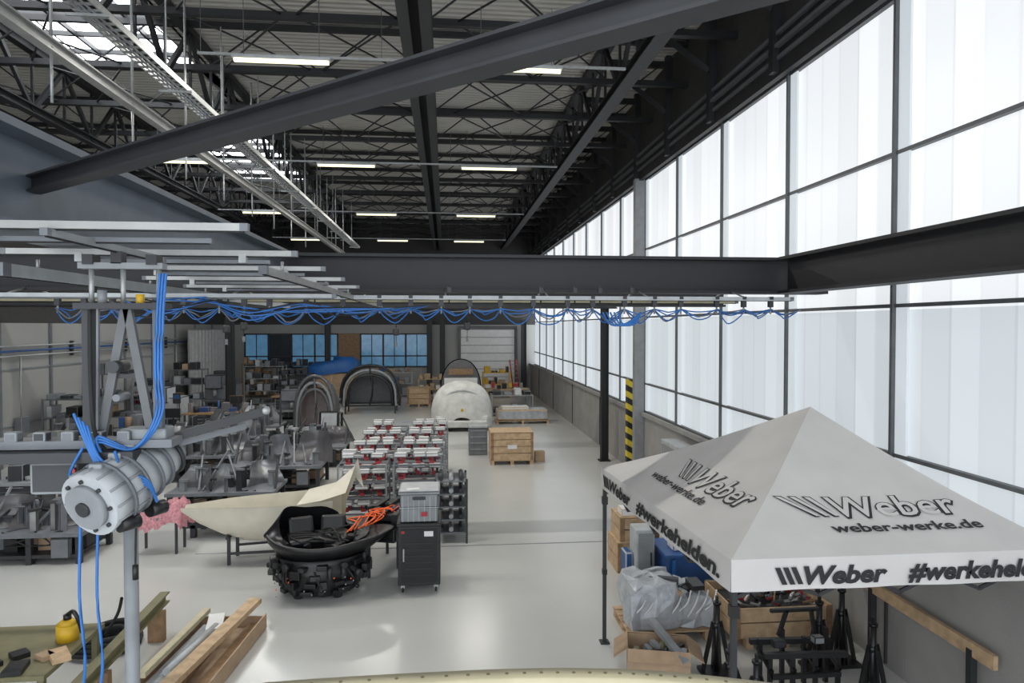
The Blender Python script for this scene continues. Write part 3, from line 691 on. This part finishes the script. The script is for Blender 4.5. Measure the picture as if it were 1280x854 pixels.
# ------------------------------------------------------------ left workshop clutter
def bench(x,y,w,d,h,top,its,name='workbench',nitem=7):
    b=B(name);b.box((x,y,h-.03),(w,d,.06),top)
    for sx in(-1,1):
        for sy in(-1,1): b.beam((x+sx*(w/2-.06),y+sy*(d/2-.06),0),(x+sx*(w/2-.06),y+sy*(d/2-.06),h-.06),.06,.06,DK2)
    for q in(-1,1):
        b.box((x+q*w/4,y,h-.35),(w*.38,d*.8,.5),MGREY if q>0 else GREY,bev=.01)
        for k in range(4): b.box((x+q*w/4,y-d*.4-.01,h-.53+.13*k),(w*.34,.015,.11),DK2);b.box((x+q*w/4,y-d*.4-.02,h-.5+.13*k),(w*.15,.015,.015),GALV)
    b.box((x,y,.15),(w*.95,d*.8,.03),DK2)
    for k in range(4): b.box((x-w*.35+k*w*.23,y,.28),(w*.18,d*.5,.22),random.choice(its),bev=.01)
    for k in range(nitem):
        iw,id_,ih=R(.12,.4),R(.12,.4),R(.06,.45)
        px=x-w/2+w*(k+.5)/nitem;py=y+R(-.2,.2)*d;m=random.choice(its)
        if k%3==1: b.cyl((px,py,h),(px,py,h+ih),iw*.3,m)
        else: b.box((px,py,h+ih/2),(iw,id_,ih),m,rz=R(-.4,.4),bev=.012)
    b.box((x+w*.2,y+.1,h+.25),(.05,.05,.5),DK2);b.box((x+w*.2,y+.06,h+.45),(.5,.05,.32),BLK,bev=.01)
    b.done()
C1=[GREY,DK2,MGREY,BLK,CARD,STEELP,MGREY,BLUEB,DK2]
bench(-9.9,19.6,2.6,.9,.9,OLIVE,C1,nitem=10)
bench(-9.4,23.2,2.4,.9,.9,GREY,C1,nitem=10)
bench(-8.6,27.2,2.6,1.0,.9,WOODD,C1,nitem=10)
bench(-6.9,33.4,2.6,1.0,.9,WOODD,C1,nitem=9)
bench(-8.2,17.6,2.0,.9,.85,MGREY,C1,nitem=9)
bench(-9.6,15.6,2.2,.9,.9,GREY,C1,nitem=9)
def machine(x,y,w,d,h,m,name='milling_machine'):
    b=B(name)
    b.box((x,y,.12),(w,d,.24),DK2,bev=.02);b.box((x,y+.1*d,h*.45),(w*.92,d*.75,h*.55),m,bev=.03)
    b.box((x-w*.15,y-.1*d,h*.78),(w*.5,d*.7,h*.3),m,bev=.04);b.cyl((x-w*.15,y-.3*d,h*.45),(x-w*.15,y-.3*d,h*.64),.09,GALV)
    b.box((x,y-.3*d,h*.38),(w*.95,d*.4,.08),STEELP);b.box((x+w*.4,y-.35*d,h*.72),(.28,.08,.4),DK2,bev=.02)
    b.box((x+w*.4,y-.35*d-.045,h*.75),(.2,.01,.16),BLUEB);b.beam((x+w*.4,y-.3*d,h*.3),(x+w*.4,y-.3*d,h*.65),.05,.05,GREY)
    for k in range(4): b.box((x-w*.3+.25*k,y-.29*d,h*.26),(.2,.02,.2),DK2,bev=.01)
    b.box((x-w*.1,y+.05*d,h*.965),(w*.3,d*.3,h*.09),DK2,bev=.02);b.done()
machine(-10.4,33.0,1.5,1.4,2.1,MGREY);machine(-6.3,30.2,1.7,1.4,1.6,MGREY);machine(-10.7,27.6,1.1,1.3,2.0,LGREY)
def weld_fixture(x,y,w,d,h,seed):
    rr=random.Random(seed);b=B('assembly_fixture')
    for sx in(-1,0,1):
        for sy in(-1,1): b.beam((x+sx*w*.46,y+sy*d*.45,0),(x+sx*w*.46,y+sy*d*.45,h*.42),.09,.09,DK2)
    for sy in(-1,1): b.beam((x-w*.46,y+sy*d*.45,.14),(x+w*.46,y+sy*d*.45,.14),.06,.06,DK2)
    b.box((x,y,.16),(w*.9,d*.85,.02),DK2)
    for k in range(6): b.box((x-w*.38+k*w*.15,y+rr.uniform(-.2,.2)*d,.17+.12),(w*.13,d*.35,.24),rr.choice([BLK,DK2,MGREY,CARD]),bev=.01)
    zt=h*.45;b.box((x,y,zt),(w,d,.07),MGREY)
    for k in range(16):
        px=x+rr.uniform(-.46,.46)*w;py=y+rr.uniform(-.42,.42)*d;hh=rr.uniform(.12,.5)*h
        b.box((px,py,zt+.03+hh/2),(rr.uniform(.05,.14),rr.uniform(.05,.14),hh),rr.choice([DK2,MGREY,GREY,STEELP]),rz=rr.uniform(-1,1),bev=.006)
        b.box((px+.04,py-.05,zt+.03+hh),(.2,.06,.05),rr.choice([DK2,GREY,MGREY,MGREY]),rz=rr.uniform(-1,1),bev=.006)
    for q in range(3):
        ox=x+(-.32+.32*q+rr.uniform(-.08,.08))*w;an=rr.uniform(-.9,.9);tl=rr.uniform(.3,.9);m=rr.choice([STEELP,STEELP,MGREY,DOME,GREY]);sw=rr.uniform(.3,.6);sh=h*rr.uniform(.3,.55);oy=y+rr.uniform(-.3,.1)*d
        P=[]
        for i in range(7):
            row=[]
            for j in range(7):
                u=i/6-.5;v=j/6
                lx=sw*u*2*(1-.4*v);lz=sh*v;ly=tl*.35*v+.12*math.cos(u*5)+.05*math.sin(v*6+seed)
                row.append(Vector((ox+lx*math.cos(an)-ly*math.sin(an),oy+lx*math.sin(an)+ly*math.cos(an),zt+.05+lz)))
            P.append(row)
        b.loft(P,m,closed=False)
    for sx in(-1,1):
        hg=h*rr.uniform(.7,1.2);b.beam((x+sx*w*.48,y+rr.uniform(-.3,.3)*d,zt),(x+sx*w*.48,y+rr.uniform(-.3,.3)*d,hg),.05,.05,DK2)
    for k in range(4):
        px=x+rr.uniform(-.45,.45)*w;b.beam((px,y+rr.uniform(0,.3)*d,h*rr.uniform(.8,1.1)),(px+rr.uniform(-.5,.5),y-d*.35,zt+.05),.035,.035,rr.choice([GREY,DK2,MGREY]))
    b.box((x+w*.3,y-d*.47,h*.25),(.3,.12,.34),rr.choice([DK2,MGREY]),bev=.01)
    for k in range(4): b.tube([(x+rr.uniform(-.4,.4)*w,y-d*.4,zt+.05),(x+rr.uniform(-.4,.4)*w,y-d*.5,zt-.15),(x+rr.uniform(-.4,.4)*w,y-d*.35,.3)],.014,RUB,n=5)
    b.done()
for i,(x,y,w,d,h) in enumerate(((-4.9,15.9,2.3,1.3,1.2),(-7.3,15.4,1.6,1.2,1.3),(-4.3,18.3,2.3,1.5,1.4),(-6.6,19.6,1.8,1.4,1.5),(-4.0,21.2,2.0,1.4,1.3),(-6.8,22.4,2.0,1.4,1.5),(-6.6,25.0,1.6,1.3,1.5),(-11.9,17.6,1.4,1.3,1.4),(-11.0,21.6,1.0,1.0,1.4),(-7.3,13.2,1.8,1.2,1.15),(-5.0,28.6,1.4,1.2,1.4))): weld_fixture(x,y,w,d,h,i+3)
b=B('steel_skid_frame')
for y in (14.0,14.6): b.beam((-5.2,y,.25),(-2.4,y,.25),.1,.12,DK2)
for k in range(6): b.beam((-5.1+.5*k,14.0,.3),(-5.1+.5*k,14.6,.3),.08,.08,GREY)
for x in (-5,-2.6):
    for y in(14,14.6): b.beam((x,y,0),(x,y,.25),.1,.1,DK2)
for k in range(9): b.box((-4.9+.28*k,14.3,.42),(.3,.4,R(.12,.3)),random.choice([DK2,BLKM,MGREY]),rz=R(-.4,.4),bev=.02)
b.box((-2.9,13.95,.12),(.3,.3,.22),BLK,bev=.02);b.done()
b=B('pink_mesh_cloth')
b.box((-5.3,13.2,.66),(.8,.5,.05),MGREY)
for sx in(-.35,.35):
    for sy in(-.2,.2): b.beam((-5.3+sx,13.2+sy,0),(-5.3+sx,13.2+sy,.64),.04,.04,DK2)
b.loft([[Vector((-5.22+.42*(u/14-.5)*2+R(-.03,.03),13.2+.3*(v/8-.5)*2+R(-.03,.03),.72+.14*math.exp(-((u-10)/3)**2)+R(0,.14)-(.3 if u in(0,14) or v==0 else 0))) for u in range(15)] for v in range(9)],PINK,closed=False)
b.done()
# ------------------------------------------------------------ near left bottom
b=B('timber_offcut_crate')
M=-.08;CX,CY=-3.02,8.75
c_,s_=math.cos(M),math.sin(M)
def lp(u,v,z): return (CX+u*c_-v*s_,CY+u*s_+v*c_,z)
b.box(lp(0,0,.01),(.9,1.9,.02),CARD,rz=M)
for u in(-.45,.45): b.box(lp(u,0,.11),(.02,1.9,.2),CARD,rz=M)
for v in(-.95,.95): b.box(lp(0,v,.09),(.9,.02,.16),CARD,rz=M)
b.box(lp(.15,.0,.29),(.17,2.2,.07),WOOD,rz=M-.1,rx=.04);b.box(lp(-.2,-.1,.14),(.16,1.5,.1),GREY,rz=M);b.box(lp(-.02,-.1,.12),(.1,1.6,.16),WOODD,rz=M+.05);b.box(lp(-.34,.05,.27),(.09,1.9,.06),BEIGE,rz=M+.04,rx=-.03)
b.cyl(lp(-.12,-.7,.23),lp(-.05,.5,.23),.05,LGREY);b.box(lp(.33,.1,.06),(.2,1.6,.06),WOODD,rz=M);b.box(lp(-.1,.6,.24),(.2,.5,.04),WHITE,rz=M+.3)
b.done()
b=B('olive_steel_beam')
b.ibeam((-3.76,7.0,.48),(-3.85,9.7,.48),.12,.14,.02,OLIVE)
for p in ((-3.79,7.8),(-3.84,9.4)): b.box((p[0],p[1],.2),(.2,.1,.4),WOODD)
b.done()
b=B('black_pipe_coil')
for k in range(7):
    r=.42-.03*k;z=.04+.05*(k%4)
    b.tube([(-4.45+r*math.cos(a*.6),9.3+r*math.sin(a*.6),z+.03*math.sin(a)) for a in range(11)],.03,RUB,k=3)
b.tube([(-4.4,9.2,.2),(-4.2,9.1,.5),(-4.1,9.0,.75)],.02,RUB);b.done()
b=B('olive_table')
b.box((-4.65,7.6,.75),(1.45,1.2,.05),OLIVE)
for sx in(-.66,.66):
    for sy in(-.52,.52): b.beam((-4.65+sx,7.6+sy,0),(-4.65+sx,7.6+sy,.73),.06,.06,OLIVE)
for k in range(9): b.box((-5.1+.14*k,7.25+R(-.2,.2),.8),(R(.08,.2),R(.1,.3),.05),random.choice([DK2,GREY,CARD,BLK,WOOD]),rz=R(0,2))
b.done()
b=B('yellow_canister')
b.cyl((-4.12,7.8,.775),(-4.12,7.8,.95),.11,YEL,n=20);b.cyl((-4.12,7.8,.95),(-4.12,7.8,1.0),.11,YEL,r2=.05,n=20);b.cyl((-4.12,7.8,1.0),(-4.12,7.8,1.05),.04,BLK)
b.tube([(-4.12,7.8,1.05),(-4.03,7.75,1.1),(-3.98,7.75,1.0),(-3.97,7.8,.85)],.022,BLK);b.done()
b=B('gallery_railing')
pts=[(-.9,1.42,3.42),(-.45,1.41,3.462),(0,1.40,3.475),(.3,1.39,3.472),(.55,1.38,3.45),(.9,1.36,3.40)]
P=cr(pts,8)
b.loft([[p+Vector((0,-.02,-.05)),p+Vector((0,-.02,0)),p+Vector((0,.02,0)),p+Vector((0,.02,-.05))] for p in P],BEIGE)
for p in P[::1]: b.cyl(p+Vector((0,0,-.001)),p+Vector((0,0,.0012)),.004,OLIVE,n=8)
for x in (-.85,.85): b.beam((x,1.38,0),(x,1.38,3.38),.05,.05,DK2)
b.done()
# ------------------------------------------------------------ under the tent
b=B('wrapped_pallet_load')
pallet(b,2.98,9.15,1.15,.9)
def blob(cx,cy,w,d,h,z0,m,jit=.04):
    rows=[]
    for k,(s_,z) in enumerate(((1,0),(1.02,.3),(.98,.7),(.9,.95),(.6,1.02),(.02,1.04))):
        rows.append([Vector((cx+w/2*s_*max(-1,min(1,1.35*math.cos(a*math.pi/8)))+R(-jit,jit),cy+d/2*s_*max(-1,min(1,1.35*math.sin(a*math.pi/8)))+R(-jit,jit),z0+h*z+(R(-jit,jit) if k else 0))) for a in range(16)])
    b.loft(rows,m,sm=False)
blob(2.8,9.1,.7,.75,.6,.15,WRAP,.05);blob(3.3,9.15,.5,.75,.42,.15,WRAP,.05)
for k in range(9): b.box((2.8+R(-.25,.6),9.15+R(-.2,.2),.55+R(0,.2)),(R(.15,.4),R(.1,.25),R(.02,.07)),random.choice([CARD,DK2,BLK,MGREY,GREY]),rz=R(0,3),rx=R(-.3,.3))
for k in range(9): b.tube([(2.5+.12*k,8.75,.3+R(0,.1)),(2.6+.12*k,8.72,.5),(2.7+.12*k,8.85,.62)],.012,WHITE,n=5)
b.done()
b=B('parts_crate')
pallet(b,4.42,8.9,1.1,1.0,m=WOOD);frame_crate(b,4.38,8.9,1.35,1.0,.4,.145,rows=2)
for k in range(150):
    x,y=4.38+R(-.55,.55),8.9+R(-.4,.4);z=R(.44,.68)
    b.beam((x,y,z),(x+R(-.16,.16),y+R(-.12,.12),z+R(-.05,.12)),.022,.028,random.choice([GALV,DK2,RED,MGREY,BLK,STEELP,WOODD,WHITE]))
b.box((4.38,8.9,.36),(1.3,.92,.12),DK2)
b.done()
b=B('blue_storage_bin')
b.box((3.8,10.4,.35),(.9,.8,.65),BLUEB,bev=.04);b.box((3.8,10.4,.69),(.98,.88,.06),BLUEB,bev=.02)
for sx in(-.35,.35): b.box((3.8+sx,9.98,.35),(.05,.04,.6),BLUE)
b.box((3.9,10.4,.78),(.4,.3,.12),MGREY,bev=.01);b.box((3.6,10.3,.76),(.2,.3,.08),WHITE,bev=.01)
b.done()
b=B('wooden_box_stack')
frame_crate(b,3.3,11.6,.8,.7,.5,.0,rows=2);b.box((3.3,11.6,.51),(.8,.7,.02),WOOD);frame_crate(b,3.3,11.6,.7,.6,.4,.52,rows=2);b.box((3.3,11.6,.93),(.7,.6,.02),WOOD)
b.box((3.15,11.5,1.0),(.3,.3,.12),WHITE,bev=.01);b.box((3.4,11.6,.98),(.2,.2,.08),RED,bev=.01);b.done()
b=B('grey_metal_locker');b.box((3.12,10.55,.5),(.3,.4,1.0),LGREY,bev=.02);b.box((3.12,10.34,.55),(.24,.02,.8),GREY);b.box((3.2,10.32,.55),(.02,.03,.2),DK2);b.box((2.9,10.65,.3),(.12,.3,.6),BLUEB,bev=.02);b.done()
b=B('cardboard_box')
cx,cy,w,d,h=2.55,7.95,.72,.48,.36;rz=-.25
c_,s_=math.cos(rz),math.sin(rz)
def lq(u,v,z): return (cx+u*c_-v*s_,cy+u*s_+v*c_,z)
b.box(lq(0,0,.01),(w,d,.02),CARD,rz=rz)
for s1 in(-1,1):
    b.box(lq(0,s1*d/2,h/2),(w,.012,h),CARD,rz=rz);b.box(lq(s1*w/2,0,h/2),(.012,d,h),CARD,rz=rz)
    b.box(lq(s1*(w/2+.08),0,h-.04),(.2,d,.01),CARD,rz=rz,ry=s1*.6);b.box(lq(0,s1*(d/2+.06),h-.03),(w,.16,.01),CARD,rz=rz,rx=-s1*.6)
b.box(lq(.12,0,.4),(.09,.8,.06),GREY,rz=rz+.5,rx=.25)
for k in range(14): b.box(lq(R(-.3,.3),R(-.18,.18),.22+R(0,.14)),(.15,.06,.06),random.choice([BLK,DK2,OLIVE,GREY]),rz=R(0,3))
b.done()
def stand(x,y,h=.95):
    b=B('fixture_stand')
    b.box((x,y,.02),(.38,.3,.04),BLK);b.cyl((x,y,.04),(x,y,h),.035,BLK)
    for dx,dy in ((.17,0),(-.17,0),(0,.13),(0,-.13)):
        b.beam((x+dx,y+dy,.04),(x+dx*.25,y+dy*.25,h*.75),.02,.05,BLK)
    b.cyl((x,y,h),(x,y,h+.03),.05,BLKM);b.box((x,y,h+.06),(.025,.04,.08),BLK);b.cyl((x-.05,y,h*.7),(x+.05,y,h*.7),.045,BLKM)
    b.done()
for p in ((3.25,7.85,.85),(3.3,6.9,.6),(4.9,7.95,.9),(4.75,7.1,.85),(3.2,7.35,.5),(4.55,7.85,.8)): stand(*p)
b=B('fixture_frame')
for y in(7.25,7.6): b.beam((3.55,y,.5),(4.5,y-.05,.5),.06,.06,BLK)
for k in range(4): x=3.65+.27*k;b.beam((x,7.3,.0),(x,7.3,.5),.045,.045,BLK);b.beam((x,7.55,.0),(x,7.55,.55+.1*(k%2)),.045,.045,BLK);b.beam((x,7.25,.3),(x,7.6,.42),.04,.04,BLKM)
b.beam((3.65,7.25,.25),(4.46,7.25,.25),.05,.05,BLK);b.box((3.8,7.4,.56),(.15,.1,.08),DK2,bev=.01);b.box((4.3,7.45,.56),(.12,.1,.08),GREY,bev=.01)
b.beam((3.9,7.6,.55),(4.0,7.6,.85),.04,.04,BLK);b.beam((3.8,7.6,.85),(4.4,7.6,.85),.04,.04,BLK);b.beam((4.35,7.6,.55),(4.3,7.6,.85),.04,.04,BLK)
b.done()
b=B('timber_guard_rail')
b.beam((5.27,6.0,.95),(5.27,8.2,.97),.05,.14,WOOD)
for y in(6.3,7.9): b.beam((5.27,y,0),(5.27,y,.95),.07,.07,DK2)
b.done()
b=B('electrical_cabinet')
b.box((5.08,14.3,.84),(.4,1.5,1.6),LGREY,bev=.02);b.box((4.87,14.3,.85),(.02,1.3,1.4),FRAMEL)
for k in range(6): b.box((4.86,14.3,1.3-.06*k),(.01,.5,.02),DK2)
b.box((5.08,14.3,.02),(.4,1.5,.04),DK2);b.done()
# ------------------------------------------------------------ world + camera
w=bpy.data.worlds.new('World');sc.world=w;w.use_nodes=True
bg=w.node_tree.nodes['Background'];bg.inputs[0].default_value=(.89,.945,1,1);bg.inputs[1].default_value=2.8
cam=bpy.data.cameras.new('Camera');co=bpy.data.objects.new('Camera',cam);sc.collection.objects.link(co)
co.location=(0,0,4.2);co.rotation_euler=(math.radians(90-1.28),0,-math.radians(5.58));cam.sensor_width=36;cam.lens=850/1280*36;cam.clip_start=.05
sc.camera=co
